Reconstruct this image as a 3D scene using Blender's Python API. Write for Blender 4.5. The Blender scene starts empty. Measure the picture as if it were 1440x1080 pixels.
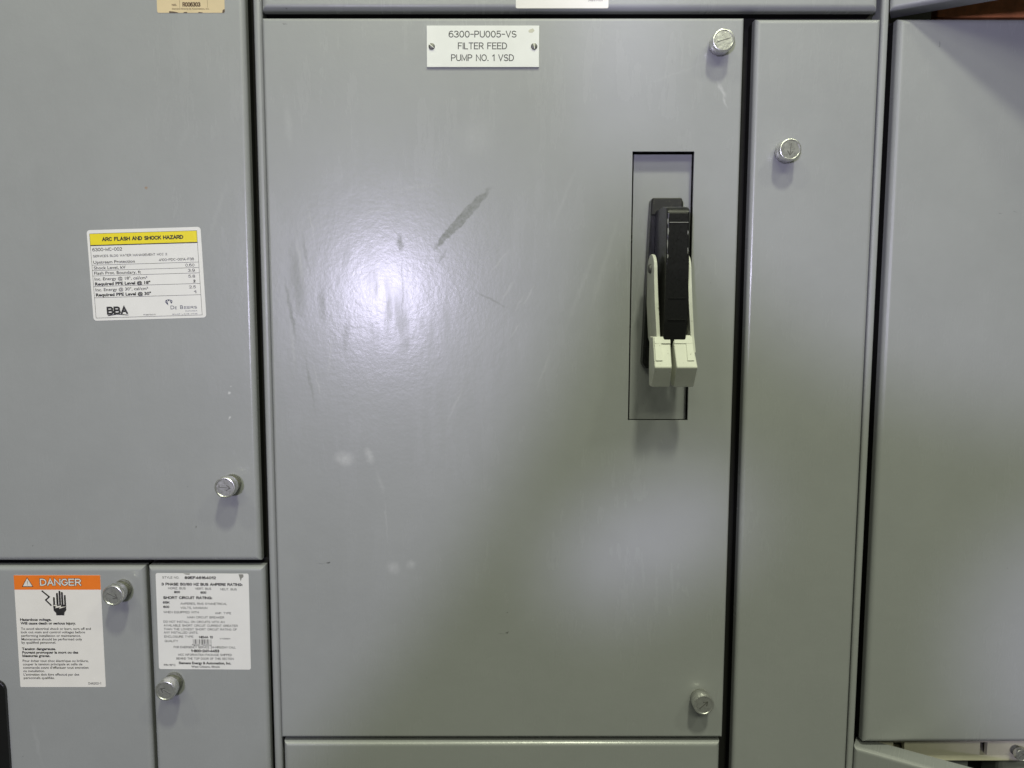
import bpy, bmesh, math, random
from mathutils import Vector, Matrix
random.seed(7)
R = math.radians
C = bpy.context.scene.collection
scene = bpy.context.scene
MM = 0.001

# ------------------------------------------------------------------ camera
cam_d = bpy.data.cameras.new('camera')
cam = bpy.data.objects.new('camera', cam_d); C.objects.link(cam)
cam.location = (0.0, -0.64457, 0.0)
cam.rotation_euler = (R(90 - 5.55), 0, 0)
cam_d.sensor_width = 36.0
cam_d.lens = 1082.0 / 1440.0 * 36.0
cam_d.shift_x = 30.0 / 1440.0
cam_d.clip_start = 0.01
cam_d.clip_end = 100.0
scene.camera = cam

# ------------------------------------------------------------------ room light (indoors: no sky, no sun)
world = bpy.data.worlds.new('World'); scene.world = world
world.use_nodes = True
bgn = world.node_tree.nodes['Background']
bgn.inputs['Color'].default_value = (0.95, 1.0, 0.84, 1)
bgn.inputs['Strength'].default_value = 0.085

def aim(o, target):
    d = Vector(target) - o.location
    o.rotation_euler = d.to_track_quat('-Z', 'Y').to_euler()

def ceiling_or_fill_lamp(loc, power, sx, sy, col):
    d = bpy.data.lights.new('ceiling_or_fill_lamp', 'AREA'); d.shape = 'RECTANGLE'
    d.size = sx; d.size_y = sy; d.energy = power; d.color = col
    o = bpy.data.objects.new('ceiling_or_fill_lamp', d); C.objects.link(o); o.location = loc
    aim(o, (0.05, 0, 0)); return o

def beam(loc, target, power, half_deg, blend, col, radius=0.03):
    d = bpy.data.lights.new('headlamp_cone', 'SPOT'); d.energy = power; d.color = col
    d.spot_size = R(half_deg * 2); d.spot_blend = blend; d.shadow_soft_size = radius
    o = bpy.data.objects.new('headlamp_cone', d); C.objects.link(o); o.location = loc
    aim(o, target); return o

GREEN = (0.96, 1.0, 0.74)
BLUE = (0.77, 0.725, 1.0)
# rows of greenish fluorescent fittings on the ceiling; the large back one is an added fill
ceiling_or_fill_lamp((0.30, -1.40, 2.15), 34.0, 0.18, 0.22, GREEN)
ceiling_or_fill_lamp((-1.15, -1.40, 2.15), 8.0, 0.24, 0.24, GREEN)
ceiling_or_fill_lamp((1.50, -1.45, 2.00), 8.0, 0.24, 0.24, GREEN)
ceiling_or_fill_lamp((0.10, -3.40, 2.20), 38.0, 2.4, 0.6, GREEN)  # added soft frontal fill, not a known fitting
# bluish headlamp behind the photographer's shoulder; split into added cones, the gaps standing in for that person's shadow
LAMP = (-0.27, -1.35, 0.045)
beam(LAMP, (-0.90, 0, 0.35), 28.5, 42.2, 0.065, BLUE, 0.04)
beam(LAMP, (0.51, 0, 0.33), 45.0, 16.6, 0.20, BLUE, 0.05)
beam(LAMP, (0.095, 0, -0.222), 40.0, 2.3, 1.0, BLUE, 0.05)
beam(LAMP, (0.135, 0, -0.198), 30.0, 2.4, 1.0, BLUE, 0.05)
beam(LAMP, (0.178, 0, -0.175), 40.0, 2.4, 1.0, BLUE, 0.05)
beam(LAMP, (0.58, 0, -0.31), 58.0, 6.0, 0.55, BLUE, 0.05)

vs = scene.view_settings
vs.view_transform = 'Standard'; vs.look = 'None'; vs.exposure = 0.0; vs.gamma = 1.0
vs.use_curve_mapping = False
scene.render.engine = 'CYCLES'
scene.render.resolution_x = 1024; scene.render.resolution_y = 768

# ------------------------------------------------------------------ materials
def newmat(name):
    m = bpy.data.materials.new(name); m.use_nodes = True
    nt = m.node_tree
    return m, nt, nt.nodes['Principled BSDF']

def N(nt, kind, **kw):
    n = nt.nodes.new(kind)
    for k, v in kw.items(): setattr(n, k, v)
    return n

def vmix(nt, fac, a, b):
    n = N(nt, 'ShaderNodeMix', data_type='RGBA')
    for key, val in (('Factor', fac), ('A', a), ('B', b)):
        sock = [s for s in n.inputs if s.name == key and s.enabled][0]
        if isinstance(val, bpy.types.NodeSocket): nt.links.new(val, sock)
        else: sock.default_value = val
    return [s for s in n.outputs if s.enabled][0]

def mth(nt, op, a, b=None, clamp=False):
    n = N(nt, 'ShaderNodeMath', operation=op); n.use_clamp = clamp
    for i, v in enumerate((a, b)):
        if v is None: continue
        if isinstance(v, bpy.types.NodeSocket): nt.links.new(v, n.inputs[i])
        else: n.inputs[i].default_value = v
    return n.outputs[0]

def noise(nt, vec, scale, detail=2.0, rough=0.5):
    n = N(nt, 'ShaderNodeTexNoise'); n.inputs['Scale'].default_value = scale
    n.inputs['Detail'].default_value = detail; n.inputs['Roughness'].default_value = rough
    nt.links.new(vec, n.inputs['Vector']); return n

def maprange(nt, v, a, b, c, d, smooth=False):
    n = N(nt, 'ShaderNodeMapRange')
    if smooth: n.interpolation_type = 'SMOOTHSTEP'
    nt.links.new(v, n.inputs[0])
    for i, x in enumerate((a, b, c, d)): n.inputs[1 + i].default_value = x
    return n.outputs[0]

PAINT = (0.300, 0.308, 0.316)

def paint(name, marks=(), tone=1.0, peel=0.105):
    """baked enamel on sheet steel: orange peel, faint grime, and marks of wear or painted glow (mm, on the door's own face)"""
    m, nt, b = newmat(name)
    tc = N(nt, 'ShaderNodeTexCoord'); P = tc.outputs['Object']
    big = noise(nt, P, 9.0, 4.0, 0.6).outputs['Fac']
    mid = noise(nt, P, 55.0, 5.0, 0.65).outputs['Fac']
    col0 = tuple(c * tone for c in PAINT)
    f = mth(nt, 'ADD', mth(nt, 'MULTIPLY', big, 0.7), mth(nt, 'MULTIPLY', mid, 0.3))
    f = maprange(nt, f, 0.3, 0.7, 0.0, 1.0)
    col = vmix(nt, f, tuple(c * 0.955 for c in col0) + (1,), tuple(c * 1.04 for c in col0) + (1,))
    # dust specks
    sp = noise(nt, P, 900.0, 1.0).outputs['Fac']
    col = vmix(nt, maprange(nt, sp, 0.755, 0.80, 0.0, 0.35), col, (0.5, 0.5, 0.5, 1))
    ds_ = noise(nt, P, 210.0, 2.0).outputs['Fac']
    col = vmix(nt, maprange(nt, ds_, 0.775, 0.81, 0.0, 0.55), col, (0.07, 0.068, 0.06, 1))
    rough = maprange(nt, f, 0.0, 1.0, 0.40, 0.50)
    spec = None
    if marks:
        wob = noise(nt, P, 130.0, 4.0, 0.65)
        ds = N(nt, 'ShaderNodeVectorMath', operation='SUBTRACT'); nt.links.new(wob.outputs['Color'], ds.inputs[0])
        ds.inputs[1].default_value = (0.5, 0.5, 0.5)
        sc = N(nt, 'ShaderNodeVectorMath', operation='SCALE'); nt.links.new(ds.outputs[0], sc.inputs[0])
        sc.inputs['Scale'].default_value = 0.006
        ad = N(nt, 'ShaderNodeVectorMath', operation='ADD'); nt.links.new(P, ad.inputs[0]); nt.links.new(sc.outputs[0], ad.inputs[1])
        streak = noise(nt, P, 320.0, 3.0, 0.7).outputs['Fac']
        acc = {}
        for (kind, cx, cz, hw, hh, ang, soft, amt) in marks:
            mp = N(nt, 'ShaderNodeMapping', vector_type='TEXTURE')
            mp.inputs['Location'].default_value = (cx * MM, 0, cz * MM)
            mp.inputs['Rotation'].default_value = (0, R(-ang), 0)
            mp.inputs['Scale'].default_value = (hw * MM, 1e4, hh * MM)
            nt.links.new(ad.outputs[0], mp.inputs['Vector'])
            ln = N(nt, 'ShaderNodeVectorMath', operation='LENGTH'); nt.links.new(mp.outputs[0], ln.inputs[0])
            mask = maprange(nt, ln.outputs['Value'], 1.0, 1.0 - soft, 0.0, amt, True)
            if kind != 'nick':
                mask = mth(nt, 'MULTIPLY', mask, maprange(nt, streak, 0.30, 0.62, 0.45, 1.0))
            acc[kind] = mask if kind not in acc else mth(nt, 'MAXIMUM', acc[kind], mask)
        if 'matte' in acc:
            col = vmix(nt, mth(nt, 'MULTIPLY', acc['matte'], 0.55), col, (0.19, 0.196, 0.19, 1))
            spec = mth(nt, 'SUBTRACT', 0.5, mth(nt, 'MULTIPLY', acc['matte'], 0.44), True)
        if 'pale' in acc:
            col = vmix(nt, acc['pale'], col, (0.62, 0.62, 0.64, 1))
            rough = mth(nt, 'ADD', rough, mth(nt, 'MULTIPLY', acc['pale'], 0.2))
        if 'nick' in acc:
            col = vmix(nt, acc['nick'], col, (0.03, 0.03, 0.028, 1))
        if 'rust' in acc:
            col = vmix(nt, acc['rust'], col, (0.30, 0.17, 0.08, 1))
    nt.links.new(col, b.inputs['Base Color'])
    nt.links.new(rough, b.inputs['Roughness'])
    b.inputs['Coat Weight'].default_value = 0.6; b.inputs['Coat Roughness'].default_value = 0.225
    # wiped-on grease film: long streaks that dull the gloss
    gm = N(nt, 'ShaderNodeMapping'); gm.inputs['Rotation'].default_value = (0, R(14), 0)
    gm.inputs['Scale'].default_value = (75, 1, 13); nt.links.new(P, gm.inputs['Vector'])
    gr = maprange(nt, noise(nt, gm.outputs[0], 1.0, 5.0, 0.7).outputs['Fac'], 0.42, 0.66, 0.0, 1.0, True)
    gz = maprange(nt, noise(nt, P, 14.0, 2.0).outputs['Fac'], 0.40, 0.60, 0.0, 1.0, True)
    dull = mth(nt, 'MULTIPLY', gr, gz)
    nt.links.new(mth(nt, 'ADD', 0.238, mth(nt, 'MULTIPLY', dull, 0.09)), b.inputs['Coat Roughness'])
    cw = mth(nt, 'SUBTRACT', 0.82, mth(nt, 'MULTIPLY', dull, 0.12))
    if spec is not None:
        nt.links.new(spec, b.inputs['Specular IOR Level'])
        cw = mth(nt, 'MULTIPLY', cw, mth(nt, 'MULTIPLY', spec, 2.0))
    nt.links.new(cw, b.inputs['Coat Weight'])
    pe = noise(nt, P, 330.0, 2.5, 0.55).outputs['Fac']
    pe2 = noise(nt, P, 95.0, 1.0).outputs['Fac']
    h = mth(nt, 'ADD', pe, mth(nt, 'MULTIPLY', pe2, 1.1))
    h = mth(nt, 'ADD', h, mth(nt, 'MULTIPLY', noise(nt, P, 7.0, 1.0).outputs['Fac'], 6.0))
    bp = N(nt, 'ShaderNodeBump'); bp.inputs['Strength'].default_value = peel
    bp.inputs['Distance'].default_value = 0.0006
    nt.links.new(h, bp.inputs['Height']); nt.links.new(bp.outputs[0], b.inputs['Normal']); nt.links.new(bp.outputs[0], b.inputs['Coat Normal'])
    return m

def simple(name, col, rough=0.5, metal=0.0, var=0.06, scale=120.0, bump=0.0, spec=0.5):
    m, nt, b = newmat(name)
    tc = N(nt, 'ShaderNodeTexCoord'); P = tc.outputs['Object']
    f = noise(nt, P, scale, 4.0, 0.6).outputs['Fac']
    f2 = maprange(nt, f, 0.3, 0.7, 0.0, 1.0)
    nt.links.new(vmix(nt, f2, tuple(c * (1 - var) for c in col) + (1,), tuple(min(1, c * (1 + var)) for c in col) + (1,)), b.inputs['Base Color'])
    nt.links.new(maprange(nt, f, 0.3, 0.7, rough * 0.9, min(1, rough * 1.12)), b.inputs['Roughness'])
    b.inputs['Metallic'].default_value = metal
    b.inputs['Specular IOR Level'].default_value = spec
    if bump:
        bp = N(nt, 'ShaderNodeBump'); bp.inputs['Strength'].default_value = bump; bp.inputs['Distance'].default_value = 0.0004
        nt.links.new(f, bp.inputs['Height']); nt.links.new(bp.outputs[0], b.inputs['Normal'])
    return m

def worn(name, col, dirt, lo, hi, rough, scale=260.0):
    """a plain finish with chipped or dirty patches"""
    m, nt, b = newmat(name)
    tc = N(nt, 'ShaderNodeTexCoord'); P = tc.outputs['Object']
    f = noise(nt, P, scale, 6.0, 0.7).outputs['Fac']
    g = noise(nt, P, 40.0, 3.0, 0.6).outputs['Fac']
    c0 = vmix(nt, maprange(nt, g, 0.35, 0.65, 0, 1), tuple(c * 0.93 for c in col) + (1,), tuple(min(1, c * 1.04) for c in col) + (1,))
    nt.links.new(vmix(nt, maprange(nt, f, lo, hi, 0, 1), c0, tuple(dirt) + (1,)), b.inputs['Base Color'])
    nt.links.new(maprange(nt, f, 0.3, 0.7, rough * 0.85, rough * 1.2), b.inputs['Roughness'])
    return m

MAIN_MARKS = [
    # kind, centre x, centre z, half width, half height, angle, softness, amount
    ('matte', -23.5, 74.5, 38, 4.4, 47, 0.30, 1.0),
    ('matte', -42, 55, 14, 3.0, 40, 0.9, 0.6),
    ('matte', -74.8, 54, 3.0, 11, 6, 0.75, 0.8),
    ('matte', -73.6, 15, 0.9, 52, 0.5, 0.8, 0.45),
    ('matte', -70, -28, 5.0, 7.0, 10, 1.0, 0.25),
    ('matte', -161, 24, 9.0, 44, 6, 0.9, 0.6),
    ('matte', -153, 45, 2.2, 26, 10, 0.9, 0.5),
    ('matte', -167, 0, 2.0, 34, 9, 0.7, 0.7),
    ('matte', -140, 5, 5.0, 24, 4, 0.9, 0.55),
    ('matte', -121, -22, 4.0, 20, -8, 0.9, 0.45),
    ('matte', -152, -62, 1.6, 30, 10, 0.8, 0.6),
    ('matte', 1, 8, 22, 1.3, -27, 0.8, 0.6),
    ('matte', -40, 44, 10, 2.0, 55, 0.9, 0.5),
    ('pale', 14, 15, 2.0, 14, -35, 0.9, 0.18),
    ('pale', 24, 5, 1.6, 12, -28, 0.9, 0.15),
    ('pale', -30, -80, 1.6, 26, -24, 0.9, 0.16),
    ('pale', -146, -60, 1.2, 20, 12, 0.9, 0.20),
    ('pale', -124, -126, 12.5, 8.5, -8, 0.95, 0.42),
    ('pale', -103, -124, 4.5, 10, 22, 0.95, 0.42),
    ('pale', -94, -147, 2.6, 15, 18, 0.95, 0.14),
    ('pale', -89.5, -180, 0.9, 26, 2, 0.9, 0.16),
    ('pale', -83.9, -221.5, 7.5, 8.0, 0, 0.95, 0.30),
    ('pale', -68.6, -219, 5.5, 6.0, 0, 0.95, 0.30),
    ('pale', 187.6, 177, 2.2, 10, 25, 0.9, 0.40),
    ('pale', 190, 168, 1.4, 8, 20, 0.9, 0.35),
    ('pale', 95, 40, 3.0, 60, -16, 0.95, 0.10),
    ('pale', 76, 20, 3.0, 60, -20, 0.95, 0.09),
    ('pale', -158, 40, 2, 30, 8, 1.0, 0.22),
    ('pale', -148, 70, 1.6, 20, 12, 1.0, 0.2),
    ('pale', -135, -40, 1.4, 26, -6, 1.0, 0.2),
    ('pale', -60, 100, 30, 2, 8, 1.0, 0.12),
    ('pale', -95, 80, 24, 1.6, 14, 1.0, 0.12),
    ('pale', 8, 40, 1.4, 18, -40, 1.0, 0.2),
    ('pale', 32, 12, 1.2, 14, -30, 1.0, 0.22),
    ('pale', 20, -18, 1.2, 12, -34, 1.0, 0.18),
    ('pale', 45, -50, 1.6, 24, -20, 1.0, 0.14),
    ('pale', -166, -30, 2, 30, 5, 1.0, 0.2),
    ('pale', -120, 60, 18, 1.4, 28, 1.0, 0.12),
    ('pale', 60, 90, 2.5, 40, -22, 1.0, 0.1),
    ('pale', 150, 190, 40, 1.5, 20, 1.0, 0.1),
    ('pale', -11.6, 141, 24, 24, 0, 1.0, 0.10),  # soft lamp reflection painted in as a lighter patch
    ('pale', -165, 150, 5, 24, 4, 1.0, 0.14),
    ('nick', -140, -217.7, 2.6, 0.7, 8, 0.5, 0.8),
    ('nick', -146, -217.8, 5.5, 0.25, 2, 0.5, 0.35),
    ('nick', 14.2, -279.5, 2.2, 0.6, 20, 0.5, 0.85),
    ('nick', 9, -281, 5.0, 0.25, 10, 0.5, 0.4),
    ('nick', 14.5, -262, 1.0, 0.5, 0, 0.5, 0.5),
    ('nick', -166, 228.5, 3.0, 0.7, 0, 0.8, 0.35),
]
LEFT_MARKS = [
    ('rust', -283.3, 99.3, 1.6, 1.6, 30, 0.8, 0.8),
    ('pale', -220.5, -70, 1.6, 1.0, 20, 0.6, 0.8),
    ('pale', -219, -65, 0.8, 0.8, 0, 0.6, 0.7),
    ('pale', -221, -91, 1.2, 2.2, -15, 0.6, 0.8),
    ('pale', -250, 140, 20, 3, 60, 1.0, 0.06),
    ('nick', -196.5, 222, 0.9, 4.0, 0, 0.6, 0.8),
    ('nick', -253, -186, 1.4, 0.6, 60, 0.6, 0.6),
    ('pale', -225, 80, 3, 40, -20, 1.0, 0.08),
]
RIGHT_MARKS = [('nick', 362, 213, 0.5, 3.0, -10, 0.6, 0.4), ('nick', 420, 79, 3.0, 0.4, 0, 0.7, 0.35),
               ('nick', 432, 80, 2.0, 0.4, 0, 0.7, 0.35)]
LOW_MARKS = [('pale', -400, -380, 3, 30, 10, 1.0, 0.10), ('nick', -413, -393, 0.8, 0.4, 0, 0.6, 0.6)]
M = dict(
    paint=paint('grey_enamel'),
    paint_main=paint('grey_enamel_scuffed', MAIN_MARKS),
    paint_left=paint('grey_enamel_specked', LEFT_MARKS),
    paint_right=paint('grey_enamel_nicked', RIGHT_MARKS),
    paint_low=paint('grey_enamel_low', LOW_MARKS),
    pan=paint('grey_enamel_recess', [('matte', 137, -75, 9, 12, 0, 1.0, 0.4), ('pale', 123, 5, 1.2, 50, -8, 0.9, 0.12)]),
    gap_shade=simple('black_gap_shade', (0.012, 0.012, 0.011), 0.8, spec=0.2),  # near-black for shade painted into the door gaps
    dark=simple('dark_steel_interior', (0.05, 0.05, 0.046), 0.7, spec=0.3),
    zinc=simple('zinc_plated_steel', (0.66, 0.66, 0.64), 0.29, 0.85, 0.10, 420.0, 0.3),
    zinc_neck=simple('knurled_zinc', (0.30, 0.30, 0.28), 0.45, 0.7, 0.2, 420.0, 0.3),
    zinc_dark=simple('stamped_zinc', (0.16, 0.16, 0.15), 0.5, 0.6, 0.2, 500.0),
    black=worn('black_plastic', (0.007, 0.007, 0.0075), (0.06, 0.06, 0.06), 0.68, 0.82, 0.3, 420.0),
    black_dusty=worn('black_plastic_dusty', (0.012, 0.012, 0.012), (0.09, 0.085, 0.065), 0.52, 0.74, 0.55, 150.0),
    scuff=simple('rubbed_black_edge', (0.22, 0.22, 0.21), 0.5),
    cream=worn('cream_lever_paint', (0.69, 0.70, 0.63), (0.16, 0.14, 0.09), 0.63, 0.70, 0.42, 300.0),
    cream_rail=worn('cream_rail_paint', (0.62, 0.59, 0.47), (0.35, 0.31, 0.22), 0.62, 0.80, 0.5, 160.0),
    sticker=simple('white_vinyl', (0.76, 0.745, 0.745), 0.42, var=0.02, scale=60),
    sticker_warm=simple('warm_white_vinyl', (0.76, 0.735, 0.71), 0.42, var=0.02, scale=60),
    sticker_tan=worn('tan_vinyl', (0.62, 0.50, 0.31), (0.50, 0.38, 0.2), 0.62, 0.8, 0.45, 90.0),
    torn=simple('dark_torn_vinyl', (0.10, 0.07, 0.05), 0.7),
    torn_grey=simple('grey_scraped_vinyl', (0.24, 0.235, 0.22), 0.6),
    plate=simple('engraved_plastic', (0.76, 0.77, 0.75), 0.38, var=0.025, scale=70),
    stain=simple('yellow_stain', (0.55, 0.54, 0.44), 0.5),
    ink=simple('black_ink', (0.022, 0.021, 0.022), 0.5, var=0.2),
    ink_soft=simple('grey_ink', (0.055, 0.052, 0.055), 0.5, var=0.2),
    ink_blue=simple('navy_ink', (0.03, 0.035, 0.09), 0.5),
    brown=simple('brown_ink', (0.14, 0.09, 0.05), 0.6),
    yellow=simple('yellow_print', (0.80, 0.66, 0.02), 0.4, var=0.03),
    orange=simple('orange_print', (0.80, 0.19, 0.018), 0.4, var=0.03),
    white=simple('white_print', (0.72, 0.69, 0.64), 0.4, var=0.02),
    copper=simple('oxidised_copper', (0.62, 0.235, 0.10), 0.42, 0.3, 0.3, 60.0),
    olive=simple('olive_insulation', (0.055, 0.06, 0.035), 0.6),
)

# ------------------------------------------------------------------ mesh helpers (mm in, metres out)
def box(bm, x0, x1, y0, y1, z0, z1, bevel=0.0, seg=5, front_only=False):
    vs_ = [bm.verts.new((x * MM, y * MM, z * MM)) for x in (x0, x1) for y in (y0, y1) for z in (z0, z1)]
    F = [(0, 1, 3, 2), (4, 6, 7, 5), (0, 4, 5, 1), (2, 3, 7, 6), (0, 2, 6, 4), (1, 5, 7, 3)]
    faces = [bm.faces.new([vs_[i] for i in f]) for f in F]
    if bevel:
        ed = set(e for f in ([faces[2]] if front_only else faces) for e in f.edges)
        bmesh.ops.bevel(bm, geom=list(ed), offset=bevel * MM, segments=seg, affect='EDGES', profile=0.5)
    return bm

def finish(bm, smooth=False):
    bmesh.ops.recalc_face_normals(bm, faces=bm.faces[:])
    me = bpy.data.meshes.new('mesh'); bm.to_mesh(me); bm.free()
    if smooth:
        for p in me.polygons: p.use_smooth = True
        me.set_sharp_from_angle(angle=R(32))
    return me

WORLD = {}
def link(name, me, mat, parent=None, at=(0, 0, 0), rot=None):
    """one mesh object; vertices are relative to `at` (mm, same frame as the parent's)"""
    me.name = name
    o = bpy.data.objects.new(name, me); C.objects.link(o)
    if mat is not None and len(me.materials) == 0: me.materials.append(mat)
    a = Vector(at) * MM
    base = Vector((0, 0, 0))
    if parent is not None:
        o.parent = parent; base = WORLD[parent]
    o.location = a - base
    if rot: o.rotation_euler = rot
    WORLD[o] = a
    return o

def thing(name, label, cat, at, group=None, local=False):
    o = bpy.data.objects.new(name, None); C.objects.link(o)
    o.location = Vector(at) * MM; o.empty_display_size = 0.02
    o['label'] = label; o['category'] = cat
    if group: o['group'] = group
    WORLD[o] = Vector((0, 0, 0)) if local else Vector(at) * MM
    return o

def tag(o, label, cat, group=None):
    o['label'] = label; o['category'] = cat
    if group: o['group'] = group

def prism(bm, prof, x0, x1):
    """profile of (y, z) swept along x"""
    a = [bm.verts.new((x0 * MM, y * MM, z * MM)) for y, z in prof]
    b = [bm.verts.new((x1 * MM, y * MM, z * MM)) for y, z in prof]
    bm.faces.new(a); bm.faces.new(b[::-1]); n = len(prof)
    for i in range(n): bm.faces.new((a[i], b[i], b[(i + 1) % n], a[(i + 1) % n]))

def slab(bm, pts, y0, y1):
    """outline of (x, z) swept along y"""
    a = [bm.verts.new((x * MM, y0 * MM, z * MM)) for x, z in pts]
    b = [bm.verts.new((x * MM, y1 * MM, z * MM)) for x, z in pts]
    bm.faces.new(a); bm.faces.new(b[::-1]); n = len(pts)
    for i in range(n): bm.faces.new((a[i], b[i], b[(i + 1) % n], a[(i + 1) % n]))

def bevel_all(bm, w, seg=2):
    bmesh.ops.bevel(bm, geom=bm.edges[:], offset=w * MM, segments=seg, affect='EDGES', profile=0.5, clamp_overlap=True)

def hexa(bm, P8):
    """P8: four back corners then four front corners (x, y, z), same order"""
    v = [bm.verts.new(Vector(p) * MM) for p in P8]
    for f in ((0, 1, 2, 3), (7, 6, 5, 4), (0, 4, 5, 1), (1, 5, 6, 2), (2, 6, 7, 3), (3, 7, 4, 0)):
        bm.faces.new([v[i] for i in f])

def lathe(bm, prof, seg=48, ripple=0.0):
    rings = []
    for r, y in prof:
        ring = []
        for k in range(seg):
            a = 2 * math.pi * k / seg
            rr = r + (ripple if k % 2 else 0)
            ring.append(bm.verts.new((rr * math.cos(a) * MM, y * MM, rr * math.sin(a) * MM)))
        rings.append(ring)
    for i in range(len(rings) - 1):
        for k in range(seg):
            bm.faces.new((rings[i][k], rings[i][(k + 1) % seg], rings[i + 1][(k + 1) % seg], rings[i + 1][k]))
    bm.faces.new(rings[0]); bm.faces.new(rings[-1])

def rounded(w, h, r, n=6):
    """outline of a rounded rectangle, u right, v down"""
    pts = []
    for cx, cy, a0 in ((w - r, r, -90), (w - r, h - r, 0), (r, h - r, 90), (r, r, 180)):
        for k in range(n + 1):
            a = R(a0 + 90 * k / n); pts.append((cx + r * math.cos(a), cy + r * math.sin(a)))
    return pts

# text, drawn with the built-in font and turned into mesh
def _raw_text(txt, bold):
    cu = bpy.data.curves.new('t', 'FONT'); cu.body = txt; cu.size = 1.0
    cu.offset = bold; cu.resolution_u = 3; cu.fill_mode = 'FRONT'
    o = bpy.data.objects.new('t', cu)
    C.objects.link(o)
    dg = bpy.context.evaluated_depsgraph_get()
    me = bpy.data.meshes.new_from_object(o.evaluated_get(dg))
    C.objects.unlink(o); bpy.data.objects.remove(o); bpy.data.curves.remove(cu)
    vs_ = [(v.co.x, v.co.y) for v in me.vertices]; fs = [tuple(p.vertices) for p in me.polygons]
    bpy.data.meshes.remove(me)
    return vs_, fs
_h, _ = _raw_text('H', 0.0)
CAP = max(y for x, y in _h) - min(y for x, y in _h)

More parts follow.
